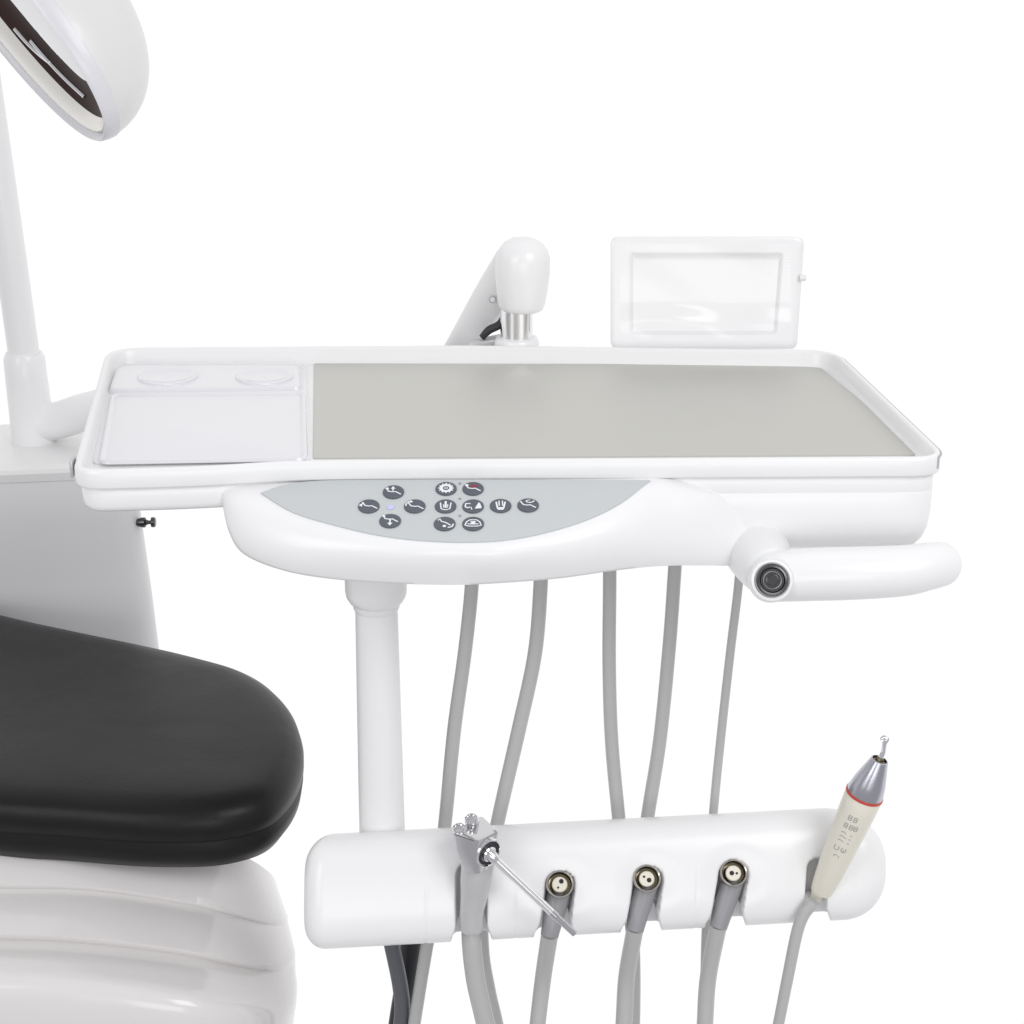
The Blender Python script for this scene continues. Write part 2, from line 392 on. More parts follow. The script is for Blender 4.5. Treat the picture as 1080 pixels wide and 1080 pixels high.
    build('button', g, ['button', 'icon', 'red'], keypad, idx=[0] * base + [1] * nw + [2] * nr)
build('indicator_light', disc(onp(412, 535, .0011), .0026, .0004), 'led', keypad)
for u, v in ((485, 510), (485, 526), (485, 544)): build('indicator_dot', disc(onp(u, v, .0011), .0010, .0003, 16), 'conn', keypad)

# ---- side handle
mnt = tube([U(797, 572, .05), U(798, 579, .022), U(804, 592, -.004), U(812, 604, -.03)], [px(560, .03) * 38, px(560, 0) * 36, px(560, 0) * 31.5, px(560, 0) * 27], 40, round_end=(0, .5))
k_ = px(600, -.03)
grip = tube([U(812, 608.5, -.035), U(850, 606, -.037), U(900, 604.5, -.038), U(950, 602, -.036), U(975, 598, -.031), U(991, 595, -.022)],
            [k_ * 26.5, k_ * 28, k_ * 28, k_ * 27, k_ * 25.5, k_ * 24], 44, round_end=(.75, .9), n=8)
han = build('handle', merge(grip), 'white', unit, sharp=50)
build('handle_mount', mnt, 'white', unit, sharp=50)
axb = V((-.02, -1, .42)).normalized(); cb = U(814.5, 612, -.058)
build('bolt_collar', lathe(cb + axb * -.012, axb, [(0, .0150), (.008, .0148), (.0102, .0138), (.0108, .0122), (.0095, .0112), (.004, .0108)], 48, False), 'white', han)
hexg = []
build('bolt', lathe(cb + axb * -.004, axb, [(0, .0104), (.004, .0104), (.0062, .0098), (.0064, .0086), (.0052, .0078), (.0052, .0068)], 6 * 8, True), 'bolt', han)
build('bolt_ring', lathe(cb + axb * .0005, axb, [(0, .0064), (.0016, .0064), (.0020, .0060), (.0016, .0056), (0, .0055)], 48, False), 'boltring', han)
build('bolt_core', lathe(cb + axb * .0002, axb, [(0, .0055), (.0006, .0054), (.0012, .004), (.0006, .0035), (.0004, .001)], 6), 'bolt', han)

# ---- pole under the console
pc = U(397, 640, .035)
def zz(v): return U(398, v, .035).z - pc.z
kp = px(640, .035)
pole = build('pole', lathe(pc, (0, 0, 1), [(zz(960), kp * 27), (zz(875), kp * 25.2), (zz(760), kp * 23.8), (zz(640), kp * 22.5), (zz(600), kp * 22.5)], 48), 'white', unit)
build('collar', lathe(pc, (0, 0, 1), [(zz(643), kp * 22.8), (zz(640), kp * 24.5), (zz(636), kp * 25), (zz(633), kp * 28.5), (zz(628), kp * 31.5), (zz(622), kp * 32.6), (zz(600), kp * 32.6)], 48), 'white', pole)

# ---- instrument holder bar
HN = V((0, -math.cos(R(25)), math.sin(R(25)))); HU = V((0, math.sin(R(25)), math.cos(R(25))))
def barY(u): return -.005 + .045 * (u - 322) / 610
def bar_off(u, v, h):                             # point seen at u, v on the bar's front plane, h towards the viewer
    vc = 941 - 33 * (u - 322) / 610; C0 = U(u, vc, barY(u)) + HN * h
    d = ray(u, v); return CAM + d * ((C0 - CAM).dot(HN) / d.dot(HN))
slots = [((497, 925), (497, 1030), 15, 30), ((591, 935), (580, 1020), 14.5, 40), ((684, 930), (672, 1010), 14.5, 40), ((774, 924), (760, 1005), 14.5, 40), ((863, 917), (857, 1000), 10, 40)]
HD = .026
def endf(d, r, q):
    d = max(0, min(r, d)); return q - q * math.sqrt(max(0, 1 - ((r - d) / r) ** 2)) if r > 0 else 0
us = []
u = 322.0
while u < 932:
    us.append(u); dd = min(u - 322, 932 - u); step = .15 if dd < .6 else .5 if dd < 4 else 1.3
    u += step
us.append(932)
NP = 220
hr = []
for u in us:
    k = px(925, barY(u)); vc = 941 - 33 * (u - 322) / 610
    H = (59.5 - 1.5 * (u - 322) / 610)
    ht = H - max(endf(u - 322, 30, 34), endf(932 - u, 64, 56)); hb = H - max(endf(u - 322, 24, 28), endf(932 - u, 44, 44))
    dp = HD * (1 - max(endf(u - 322, 24, .75), endf(932 - u, 30, .75)))
    C0 = U(u, vc, barY(u)); ring = []
    for j in range(NP):
        a = 2 * math.pi * j / NP; ca, sa = math.cos(a), math.sin(a); e = 2 / 2.9
        x = math.copysign(abs(ca) ** e, ca); y = math.copysign(abs(sa) ** e, sa)
        p = C0 + HN * (dp * x) + HU * ((ht if y > 0 else hb) * k * y)
        if ca > -.55:
            pu, pv = proj(p); disp = 0
            for (hx, hy), (bx, by), wd, dr in slots:
                if abs(pu - hx) > 60: continue
                ex, ey = bx - hx, by - hy; L2 = ex * ex + ey * ey
                s = max(0, min(1, ((pu - hx) * ex + (pv - hy) * ey) / L2)); dist = math.hypot(pu - hx - ex * s, pv - hy - ey * s)
                wl = wd + 2 * max(0, min(1, (pv - (vc + hb - 14)) / 13)) ** 3
                disp = max(disp, .021 * (1 - ss(wl - 2.6, wl + 2.6 + 2.5 * ss(vc + hb - 14, vc + hb, pv), dist)))
                rd = math.hypot(pu - hx, (pv - hy)); disp = max(disp, .0025 * (1 - ss(6, dr, rd)), disp)
            for lu in (450, 545, 735):
                if pv > vc - 4: disp = max(disp, .0005 * (1 - ss(.3, 1.4, abs(pu - lu + (pv - 940) * .03))))
            if disp:
                tgt = C0 - HN * .012 + HU * .008; dv = (tgt - p)
                nd = -HN if sa > -.3 else (-HN).lerp(dv.normalized(), ss(.3, .85, -sa))
                fade = 1 - ss(.2, .55, -ca)
                p = p + nd * disp * fade
        ring.append(p)
    hr.append(ring)
holder = build('instrument_holder', loft(hr), 'white', unit, sharp=70)

# ---- dark supply hoses dropping behind the holder
build('supply_hose', tube([U(398, 930, .065), U(406, 965, .066), U(414, 1000, .066), U(422, 1040, .066), U(424, 1070, .066), U(418, 1110, .066), U(400, 1190, .066)], [px(1000, .06) * 8.5] * 7, 20), 'darkhose', unit)
build('supply_hose', tube([U(440, 930, .092), U(435, 985, .092), U(429, 1030, .092), U(421, 1080, .092), U(405, 1190, .092)], [px(1000, .09) * 11.5] * 5, 20), 'black', unit)

# ---- spring arm, head and chrome pin behind the tray
ka = px(300, .335)
pcn = U(545, 358, .335)
def az(v): return U(545, v, .335).z - pcn.z
hc = U(551, 290, .335); hax = V((.035, 0, 1))
def hv(v): return U(551, v, .335).z - hc.z
armh = build('arm_head', lathe(hc, hax, [(hv(327), ka * 10), (hv(327), ka * 20), (hv(325), ka * 23), (hv(320), ka * 25), (hv(305), ka * 27.2), (hv(288), ka * 29), (hv(272), ka * 28.5), (hv(263), ka * 25.5), (hv(256), ka * 20), (hv(252), ka * 13), (hv(250.5), ka * 5)], 56), 'white', unit, sharp=60)
arm = build('spring_arm', tube([U(544, 278, .352), U(520, 312, .37), U(487, 362, .395), U(462, 405, .43), U(430, 470, .47)], [ka * 24, ka * 21, ka * 16, ka * 16, ka * 17], 40, round_end=(1, .6), flat=.75), 'white', unit)
build('pivot_cap', lathe(U(519.5, 316, .352), (-.35, -1, .2), [(0, ka * 4), (.001, ka * 3.8), (.0015, ka * 3), (.0006, ka * 2.6)], 24), 'grip', arm)
build('pivot_pin', lathe(pcn, (0, 0, 1), [(az(362), ka * 17), (az(320), ka * 17)], 48), 'chrome', unit)
build('pin_collar', lathe(pcn, (0, 0, 1), [(az(366), ka * 24), (az(360), ka * 24), (az(356), ka * 22), (az(354.5), ka * 18), (az(354.5), ka * 17.2)], 48), 'white', unit)
build('pin_sleeve', lathe(U(533, 342, .34), (0, 0, 1), [(-.012, ka * 5.5), (.012, ka * 5.5)], 24), 'chrome', unit)
build('cable_clip', tube([U(508, 356, .345), U(516, 348, .345), U(527, 342, .345), U(534, 330, .35)], [ka * 3.5, ka * 4.5, ka * 4.5, ka * 4], 12), 'black', unit)
build('clip_bracket', box(U(512, 361, .345), (.014, 0, .003), (0, .008, 0), (0, 0, .003), .001), 'grip', unit)
build('bracket', box(U(540, 380, .355), (.03, 0, 0), (0, .022, 0), (0, 0, .006), .002), 'white', unit)
# level arm running behind the tray to the lamp post
build('support_arm', tube([U(30, 447, .62), U(62, 443, .615), U(95, 433, .605), U(150, 424, .59), U(260, 440, .55), U(380, 462, .50), U(432, 474, .475)], [px(440, .6) * 20] * 7, 36), 'white', unit)

# ---- film viewer standing behind the right of the tray
def fv(u, v, h=0): 
    Yb = .335 + (362 - v) * .00012 - h
    return U(u, v, Yb)
def rr_ring(x0, y0, x1, y1, r, h, sk=True):
    pts = []
    cs = [(x0, y0, 180), (x1, y0, 270), (x1, y1, 0), (x0, y1, 90)]
    for i, (cx, cy, a0) in enumerate(cs):
        ox = r if cx == x0 else -r; oy = r if cy == y0 else -r
        rr = r
        for k in range(7):
            a = R(a0 + 15 * k)
            x = cx + ox + rr * math.cos(a); y = cy + oy + rr * math.sin(a)
            if sk: x -= 7 * ss(300, 366, y) * (x - x0) / (x1 - x0) * 1.0; 
            pts.append(fv(x, y, h))
    return pts
rg = [rr_ring(648, 253, 846, 365, 5, -.024), rr_ring(645, 250, 848, 368, 7, -.021), rr_ring(644, 249.5, 847.5, 368, 8, -.003), rr_ring(645, 250.2, 846.5, 367.5, 8, -.0008), rr_ring(647.5, 252.5, 844, 365.5, 7, 0),
      rr_ring(649, 254, 842.5, 364, 6, .0001), rr_ring(663, 265.5, 827, 354, 3, .0001), rr_ring(664, 266.5, 826, 353, 3, 0), rr_ring(665.5, 268, 824.5, 352, 3, -.0010), rr_ring(668, 271, 821.5, 349, 2, -.0034), rr_ring(672, 275, 817, 345, 2, -.0036)]
viewer = build('film_viewer', loft(rg), 'white', unit, sharp=40)
build('viewer_knob', lathe(U(847, 293, .342), (1, 0, 0), [(-.003, .0028), (.0015, .0028), (.0025, .002)], 16), 'lid', viewer)
# crumpled clear film over it
import random
random.seed(5)
NXF, NYF = 90, 50; fvs = []; ffs = []
def crum(x, y):
    h = 0
    for k in range(5):
        a = CR[k][0]; f = CR[k][1]; h += (math.sin(f * (x * math.cos(a) + y * math.sin(a)) + CR[k][2])) * CR[k][3] + CR[k][3]
    return h
CR = [(random.uniform(0, 3.14), random.uniform(.03, .10), random.uniform(0, 6), random.uniform(.4, 1.0)) for _ in range(5)]
for j in range(NYF + 1):
    for i in range(NXF + 1):
        x = 654 + 180 * i / NXF; y = 257 + 100 * j / NYF
        amt = .0003 + .0013 * ss(318, 342, y)
        fvs.append(fv(x, y, .0012 + amt * crum(x, y)))
for j in range(NYF):
    for i in range(NXF):
        q = j * (NXF + 1) + i; ffs.append((q, q + 1, q + NXF + 2, q + NXF + 1))
build('clear_film', (fvs, ffs), 'film', viewer, sharp=180)

# ================================================================== INSTRUMENTS
def hose_path(down, up, base=1560):
    """down: (u,v,Y,w) from the console; up: (u,v,Y,w) bottom of the picture up to the instrument."""
    d0 = down[-1]; u0 = up[0]
    mid = [(d0[0] * .75 + u0[0] * .25 - 6, 1300, .075, d0[3]), ((d0[0] + u0[0]) / 2 - 8, 1440, .045, d0[3]), (u0[0] * .8 + d0[0] * .2, 1300, .0, u0[3])]
    return down + mid + up
def hose(path, parent, name='hose', m='hose'):
    P = [U(p[0], p[1], p[2]) for p in path]; W = [px(p[1], p[2]) * p[3] / 2 for p in path]
    return build(name, tube(P, W, 22, n=8), m, parent)

def socket(u, v, r, ax, parent, tilt, seed):
    c = bar_off(u, v, HD + .001); k = px(v, 0)
    ax = V(ax).normalized()
    build('socket_ring', lathe(c, ax, [(-.014, r * .93), (-.0006, r), (.0006, r * .985), (.0010, r * .93), (.0006, r * .86), (-.003, r * .80)], 44, False), 'nickel', parent)
    build('socket_bore', lathe(c, ax, [(-.0010, r * .82), (-.008, r * .80), (-.0082, r * .70), (-.0083, r * .5)], 36, 'end'), 'brass', parent)
    face = build('socket_face', lathe(c, ax, [(-.0065, r * .56), (-.0026, r * .56), (-.0020, r * .51), (-.0020, r * .2)], 36), 'seal', parent)
    a = ax.cross(V((0, 0, 1))).normalized(); b = a.cross(ax) * -1
    if b.z < 0: b = -b
    if a.x < 0: a = -a
    for dx, dy, rr in tilt:
        build('air_port', lathe(c + a * dx * r + b * dy * r, ax, [(-.004, r * rr), (-.0018, r * rr), (-.0017, r * rr * .6)], 20), 'hole', parent)

GRP = 'empty handpiece hoses docked in the holder bar'
hoses = [
    dict(label='grey hose with bare brass socket, behind the syringe nozzle tip', f=(590.5, 932.5), r=14.6,
         body=[(590, 938, .012, 25), (587, 952, .012, 24), (583, 970, .013, 21.5), (579.5, 987, .012, 19)],
         up=[(562, 1130, -.01, 17), (567, 1080, .0, 17), (573, 1030, .006, 17.5), (580, 984, .012, 18)],
         down=[(570, 590, .08, 15.5), (570, 620, .08, 15.5), (564, 690, .08, 15.5), (547, 770, .08, 15.5), (526, 862, .08, 15), (510, 940, .075, 14), (509, 1000, .07, 14), (516, 1045, .07, 14), (525, 1085, .07, 14), (536, 1150, .07, 14)],
         holes=[(.12, .22, .17), (-.12, -.22, .08)]),
    dict(label='grey hose with bare brass socket, middle one of the three empty sockets', f=(682.5, 926.5), r=14.6,
         body=[(682, 933, .012, 25), (678, 946, .012, 24), (673, 965, .013, 21.5), (669.5, 981, .012, 19)],
         up=[(653, 1140, -.01, 18), (658, 1080, .0, 18), (661, 1030, .006, 18), (670, 978, .012, 18)],
         down=[(643, 585, .08, 14.5), (643, 620, .08, 14.5), (642.5, 700, .08, 14.5), (645, 780, .08, 14.5), (652.5, 862, .08, 14.5), (661, 940, .075, 14), (668, 1000, .07, 14), (668, 1085, .07, 14), (664, 1150, .07, 14)],
         holes=[(.16, -.1, .17), (-.2, .15, .09)]),
    dict(label='grey hose with bare brass socket, the nearest to the cream scaler', f=(774, 920.5), r=14.6,
         body=[(773, 928, .012, 25), (768, 943, .012, 24), (762, 962, .013, 21.5), (757.5, 978, .012, 19)],
         up=[(741, 1140, -.01, 17.5), (743.5, 1080, .0, 17.5), (747, 1030, .006, 18), (758, 975, .012, 18)],
         down=[(713, 578, .08, 14.5), (711, 610, .08, 14.5), (706, 680, .08, 14.5), (696, 780, .08, 14.5), (683, 862, .08, 14.5), (673, 940, .075, 13), (666, 1000, .085, 12), (664, 1085, .085, 12), (662, 1150, .085, 12)],
         holes=[(-.12, .0, .17), (.24, -.02, .09)]),
]
for hh in hoses:
    fu, fvv = hh['f']
    o = thing('handpiece_hose', hh['label'], 'hose', bar_off(fu, fvv, HD), GRP)
    k = px(930, 0)
    axs = V((.03, -.80, .60))
    socket(fu, fvv, hh['r'] * k, axs, o, hh['holes'], 0)
    bp = [bar_off(p[0], p[1], p[2]) for p in hh['body']]; bw = [k * p[3] / 2 for p in hh['body']]
    build('connector', tube(bp, bw, 32, n=6, round_end=(.7, 0)), 'conn', o)
    path = hose_path(hh['down'], hh['up'])
    P = [U(p[0], p[1], p[2]) for p in path[:-1]] + [bar_off(path[-1][0], path[-1][1], .012)]
    W = [px(p[1], p[2]) * p[3] / 2 for p in path]
    build('hose', tube(P, W, 22, n=8), 'hose', o)

# ---- air-water syringe
sy = thing('air_water_syringe', 'chrome two-button air and water syringe with a long thin nozzle', 'syringe', bar_off(497, 960, HD))
k = px(930, -.03)
SO = .034
def sp(u, v, h): return bar_off(u, v, h)
# handle body
build('syringe_body', tube([sp(505, 905, .040), sp(502, 925, .036), sp(500, 945, .030), sp(497.5, 962, .026), sp(497.5, 980, .022)], [k * 17.5, k * 16.5, k * 14.5, k * 12.8, k * 12], 36, n=8, flat=.95, round_end=(0, .4)), 'grip', sy)
# faceted head
def hd(pts, h): return [sp(u, v, hh_) for (u, v), hh_ in zip(pts, h)]
headrings = []
base = [(485, 914), (503, 921), (519, 914), (515, 905)]
def hexring(pts, n=6, r=.0035):
    return round_poly([(p, r) for p in pts], n)
h0 = hexring(hd([(486, 917), (504, 922), (520, 914), (505, 907)], [.048, .056, .044, .024]))
h1 = hexring(hd([(479, 896), (499, 901), (524, 893), (508, 884)], [.052, .066, .052, .024]))
h2 = hexring(hd([(476.5, 880), (502, 888), (527, 879), (508, 862)], [.054, .068, .052, .024]))
h3 = hexring(hd([(477.5, 877.5), (502, 886), (525, 877), (508, 860.5)], [.052, .066, .050, .024]))
build('syringe_head', loft([h0, h1, h2, h3, [sum(h3, V((0, 0, 0))) / len(h3) + (p - sum(h3, V((0, 0, 0))) / len(h3)) * .6 for p in h3]]), 'brushed', sy, sharp=25)
BA = V((-.1, -.55, .83)).normalized()
for bu, bv, hh_ in ((484.5, 875.5, .050), (497.5, 865.5, .040)):
    c = sp(bu, bv, hh_)
    build('push_button', lathe(c, BA, [(-.006, k * 7.4), (.0016, k * 7.4), (.0028, k * 6.6), (.0030, k * 5.4), (.0020, k * 4.4), (.0022, k * 1)], 32), 'chrome', sy)
nd = (sp(606, 985, .058) - sp(516, 901, .060)).normalized()
cc = sp(515, 900, .056)
CA = V((.62, -.72, -.05)).normalized()
build('nozzle_collar', lathe(cc, CA, [(-.008, k * 17), (-.001, k * 17), (.0008, k * 16), (.0012, k * 14.5), (-.0012, k * 13), (-.0012, k * 9), (.0020, k * 8.5), (.0030, k * 7), (.0030, k * 4)], 40), 'chrome', sy)
build('collar_groove', lathe(cc, CA, [(.0000, k * 13.6), (.0006, k * 12.6), (.0000, k * 8.8)], 40, False), 'black', sy)
n0 = cc + CA * .003
nt_ = sp(606, 985, .046)
nm = n0.lerp(nt_, .72)
build('nozzle', tube([n0, n0.lerp(nt_, .1), n0.lerp(nt_, .4), nm], [k * 5.0, k * 4.7, k * 4.4, k * 4.2], 20, n=4), 'bright', sy)
build('nozzle_tip', tube([nm - (nt_ - nm) * .03, nm, nm.lerp(nt_, .2), nm.lerp(nt_, .22), nt_], [k * 2.5, k * 4.4, k * 4.5, k * 3.7, k * 3.4], 20, smooth=False), 'brushed', sy)
build('nozzle_joint', lathe(n0, nd, [(-.003, k * 5), (.001, k * 6.2), (.004, k * 5.6), (.006, k * 4.6)], 24), 'chrome', sy)
hose(hose_path([(498, 590, .08, 15), (497, 625, .08, 15), (490, 690, .08, 15), (479, 770, .08, 15), (470, 862, .08, 14.5), (461, 940, .07, 14), (450, 1000, .06, 13.5), (437, 1080, .06, 13.5), (427, 1150, .06, 13.5)],
               [(527, 1150, -.02, 20), (512, 1080, -.018, 20), (502, 1035, -.016, 20.5), (497.5, 995, -.014, 21), (497.5, 972, -.008, 21)]), sy)

# ---- ultrasonic scaler
sc_ = thing('ultrasonic_scaler', 'cream pen-shaped scaler with silver cone and red ring standing in the holder', 'scaler', bar_off(862, 940, HD))
S0 = bar_off(866, 940, .024); S1 = bar_off(928, 801, .088)
AX = (S1 - S0); LN = AX.length; AX.normalize(); ks = px(880, 0)
body_p = [(-.012, 8), (.0, 11.5), (.05, 13), (.2, 15.3), (.45, 18.0), (.62, 19.4), (.735, 19.9), (.742, 19.2)]
sb = build('scaler_body', lathe(S0, AX, [(h * LN, r * ks) for h, r in body_p], 44), 'cream', sc_)
build('colour_ring', lathe(S0, AX, [(.736 * LN, 19 * ks), (.738 * LN, 20.3 * ks), (.750 * LN, 20.3 * ks), (.753 * LN, 19 * ks)], 44), 'redring', sc_)
build('cone', lathe(S0, AX, [(.750 * LN, 19.2 * ks), (.760 * LN, 19.5 * ks), (.84 * LN, 16.8 * ks), (.93 * LN, 12.4 * ks), (.985 * LN, 9.6 * ks), (.997 * LN, 9.0 * ks), (1.0 * LN, 7.8 * ks), (.96 * LN, 7.2 * ks)], 44), 'silver', sc_)
build('tip_seat', lathe(S0, AX, [(.97 * LN, 7.0 * ks), (.99 * LN, 6.6 * ks), (.995 * LN, 4.5 * ks), (1.015 * LN, 3.6 * ks), (1.02 * LN, 2.0 * ks)], 24), 'brass', sc_)
TB = S0 + AX * LN
build('scaler_tip', tube([TB, TB + AX * .007, bar_off(933, 784, .098), bar_off(935.5, 779.5, .100), bar_off(932.5, 777.5, .100), bar_off(929.5, 779, .100)], [ks * 3.0, ks * 2.8, ks * 2.7, ks * 2.6, ks * 2.2, ks * 1.6], 14, n=6, round_end=(0, 1)), 'chrome', sc_)
# printed marks: ribbons on the body facing the viewer
sdv = AX.cross((CAM - S0).normalized()).normalized()
if sdv.x < 0: sdv = -sdv
fwd = sdv.cross(AX).normalized()
if fwd.dot(CAM - S0) < 0: fwd = -fwd
def rad_at(h):
    for (h0_, r0_), (h1_, r1_) in zip(body_p, body_p[1:]):
        if h0_ <= h <= h1_: return (r0_ + (r1_ - r0_) * (h - h0_) / (h1_ - h0_)) * ks
    return 20 * ks
def onbody(h, x):                                # h along 0..1, x across in px
    r = rad_at(h); a = max(-1.2, min(1.2, x * ks / r))
    return S0 + AX * (h * LN) + (fwd * math.cos(a) + sdv * math.sin(a)) * (r + .00012)
def bstroke(pts, wd=.95):
    g = []
    for (h0_, x0_), (h1_, x1_) in zip(pts, pts[1:]):
        dh, dx = (h1_ - h0_) * LN / ks, x1_ - x0_; l = math.hypot(dh, dx) or 1; nh, nx = -dx / l * wd / 2 * ks / LN, dh / l * wd / 2
        g.append(([onbody(h0_ + nh, x0_ + nx), onbody(h1_ + nh, x1_ + nx), onbody(h1_ - nh, x1_ - nx), onbody(h0_ - nh, x0_ - nx)], [(0, 1, 2, 3)]))
    return merge(*g)
def tx(h, x, s, pts): return [(h + a * s, x + b * s * 158) for a, b in pts]
mk = []
q = 1 / 158.
def glyph(h, x, lines, s=.8):
    for ln in lines: mk.append(bstroke([(h + a * q * s, x + b * s) for a, b in ln]))
# glyphs written along the body, running down towards the holder (CE at the end)
for hh_, xx in ((.60, -5), (.60, 1), (.54, -6), (.54, 0), (.54, 5)):
    glyph(hh_, xx, [[(0, 0), (6, 0), (6, 4), (0, 4), (0, 0)], [(3, 0), (3, 4)]])
for hh_, L in ((.50, 3), (.47, 5), (.44, 4)):
    glyph(hh_, -6, [[(0, 0), (1.5, 3), (0, L + 4)]]); glyph(hh_, 4, [[(0, 0), (0, 3)]])
cE = [(-3.5 * math.cos(R(t)), 3.5 * math.sin(R(t))) for t in range(-60, 61, 20)]
glyph(.385, -4, [[(3.4 * math.cos(R(t)), 3.4 * math.sin(R(t))) for t in range(30, 331, 30)]])
glyph(.385, 4, [[(3.4 * math.cos(R(t)), 3.4 * math.sin(R(t))) for t in range(30, 331, 30)], [(-3.2, 0), (1, 0)]])
glyph(.32, -3, [[(0, 0), (3, 0), (3, 4)], [(0, 6), (3, 6)]])
build('printed_marks', merge(*mk), 'ink', sb)
hose(hose_path([(781, 590, .07, 9.5), (778, 625, .07, 9.5), (770, 690, .075, 9.5), (760, 780, .075, 9.5), (752, 862, .075, 9.5), (747, 940, .07, 9.5), (744, 1000, .07, 9.5), (743, 1085, .07, 9.5), (746, 1150, .07, 9.5)],
               [(806, 1150, -.02, 12), (821, 1080, -.015, 12), (830, 1035, -.012, 12.5), (843, 975, -.008, 13), (858, 950, -.006, 14)]), sc_)
build('strain_relief', tube([bar_off(868, 934, .022), bar_off(862, 943, .018), bar_off(855, 955, .012)], [ks * 9, ks * 7.5, ks * 6.5], 20), 'cream', sc_)

# ================================================================== DENTAL CHAIR
chair = thing('dental_chair', 'black padded dental chair foot end above a glossy off-white base cover', 'dental chair', UZ(60, 1000, .30))
ZC = .47
co_px = [(-330, 560), (-150, 610), (0, 651), (83, 670), (169, 688), (215, 699), (255, 711), (286, 728), (308, 752), (318.5, 780), (317, 806), (306, 830), (286, 849), (252, 861), (208, 866.5), (140, 866), (60, 860), (0, 856), (-150, 840), (-330, 818)]
co = catmull([UZ(u, v + 4, ZC + .008) for u, v in co_px], 7, True)
for p in co: p.z = 0
cprof = [(.05, -.044), (.022, -.041), (.009, -.034), (.002, -.024), (.0003, -.014), (.0030, -.0092), (.0030, -.0086), (-.0006, -.0045), (-.0008, .004), (.0012, .012), (.006, .018), (.014, .0225), (.024, .0245), (.036, .0256)]
cr_ = [offs(co, d * 1.0, ZC + z) for d, z in cprof]; K_ = len(cprof) - 1
for sc, dz in ((.85, .0264), (.6, .0270), (.3, .0274), (.08, .0275)):
    cr_.append([V((p.x + (-.62 - p.x) * (1 - sc) if False else -.60 + (p.x + .60) * sc, .235 + (p.y - .235) * sc, ZC + dz)) for p in cr_[-1 if sc == .85 else K_]]); K_ = len(cprof) - 1
cush = build('leg_cushion', loft(cr_), 'leather', chair, sharp=70)
# base cover rows, near side to under the cushion
R0 = [(-260, 885, .115), (0, 878, .115), (100, 882, .117), (200, 890, .126), (240, 897, .138), (267, 908, .165), (286, 922, .22), (291, 932, .28), (285, 934, .34)]
R1 = [(-260, 936, .075), (0, 937, .075), (100, 940, .077), (200, 955, .085), (245, 966, .10), (278, 974, .13), (297, 976, .17), (303.5, 972, .22), (299, 960, .3)]
R2 = [(-260, 989, .03), (0, 990, .03), (100, 995, .031), (190, 1006, .036), (245, 1017, .050), (283, 1023, .07), (303, 1021, .11), (311.5, 1010, .17), (306, 995, .26)]
R3 = [(-260, 1044, -.02), (0, 1046, -.02), (100, 1051, -.02), (190, 1062, -.018), (250, 1071, .0), (287, 1073, .03), (306, 1064, .07), (313.5, 1048, .13), (308, 1033, .23)]
R4 = [(-260, 1200, -.035), (0, 1200, -.035), (100, 1200, -.035), (180, 1200, -.03), (235, 1198, -.012), (270, 1190, .018), (290, 1172, .06), (300, 1148, .12), (296, 1125, .22)]
def row(rw, dv=0, dy=0): return catmull([U(u, v + dv, y + dy) for u, v, y in rw], 10)
def mix(a, b, s): return [p.lerp(q, s) for p, q in zip(a, b)]
def bulge(a, b, n, h):
    out = []
    for k_i in range(n + 1):
        s = k_i / n; o = mix(a, b, s); out.append([p + V((0, -.5, .87)) * h * math.sin(math.pi * s) for p in o])
    return out
r0_, r1a, r1b, r2a, r2b, r3_, r4_ = row(R0), row(R1, -4), row(R1, 0, .0018), row(R2, -5), row(R2, 1, .0028), row(R3), row(R4)
rows_ = bulge(r0_, r1a, 8, .0012) + [mix(r1a, row(R1, -1.8), 1)] + bulge(r1b, r2a, 8, .0012) + [row(R2, -2.5)]
cc_rows = []
stack = [r2b, mix(r2b, r3_, .5), r3_, mix(r3_, r4_, .45), r4_]
stack[1] = [p + V((0, -.003, .005)) for p in stack[1]]; 
nC = len(r2b)
colsC = [catmull([st[j] for st in stack], 6) for j in range(nC)]
for i in range(len(colsC[0])): rows_.append([c[i] for c in colsC])
build('base_cover', loft(rows_, False, False, closed=False), 'warm', chair, sharp=50)
# stem that carries the cushion
build('cushion_support', box(UZ(-80, 850, .41), (.06, 0, 0), (0, .07, 0), (0, 0, .03), .01), 'cab', chair)

# ================================================================== CABINET
cabt = thing('side_cabinet', 'pale grey box cabinet behind the tray carrying the lamp post', 'cabinet', U(60, 700, .55))
f0 = U(-300, 540, .49); f1 = U(152, 540, .545); bk = V((.0, .17, 0))
zt = U(0, 509, .515).z; zb = zt - .35
cp = resample(round_poly([(V((f0.x, f0.y, 0)), .045), (V((f1.x, f1.y, 0)), .045), (V((f1.x - .055, f1.y + .16, 0)), .04), (V((f0.x, f0.y + .16, 0)), .045)], 10), .012)
cab = build('cabinet_body', loft([offs(cp, -.018, zb), offs(cp, -.008, zt - .15), offs(cp, -.0015, zt - .05), offs(cp, 0, zt - .008), offs(cp, .001, zt - .0045)]), 'cab', cabt)
build('cabinet_lid', loft([offs(cp, .0015, zt - .0050), offs(cp, -.0012, zt - .0040), offs(cp, -.0015, zt + .004), offs(cp, .001, zt + .0075), offs(cp, .006, zt + .0095), offs(cp, .014, zt + .0105)]), 'lid', cabt)
sc0 = U(150, 551, .56)
build('side_screw', merge(lathe(sc0, (1, 0, .02), [(-.006, .0035), (0, .0052), (.003, .0052), (.0042, .003), (.0070, .0018), (.0085, .0022), (.0095, .0052), (.0125, .0052), (.0135, .004)], 24)), 'bolt', cabt)

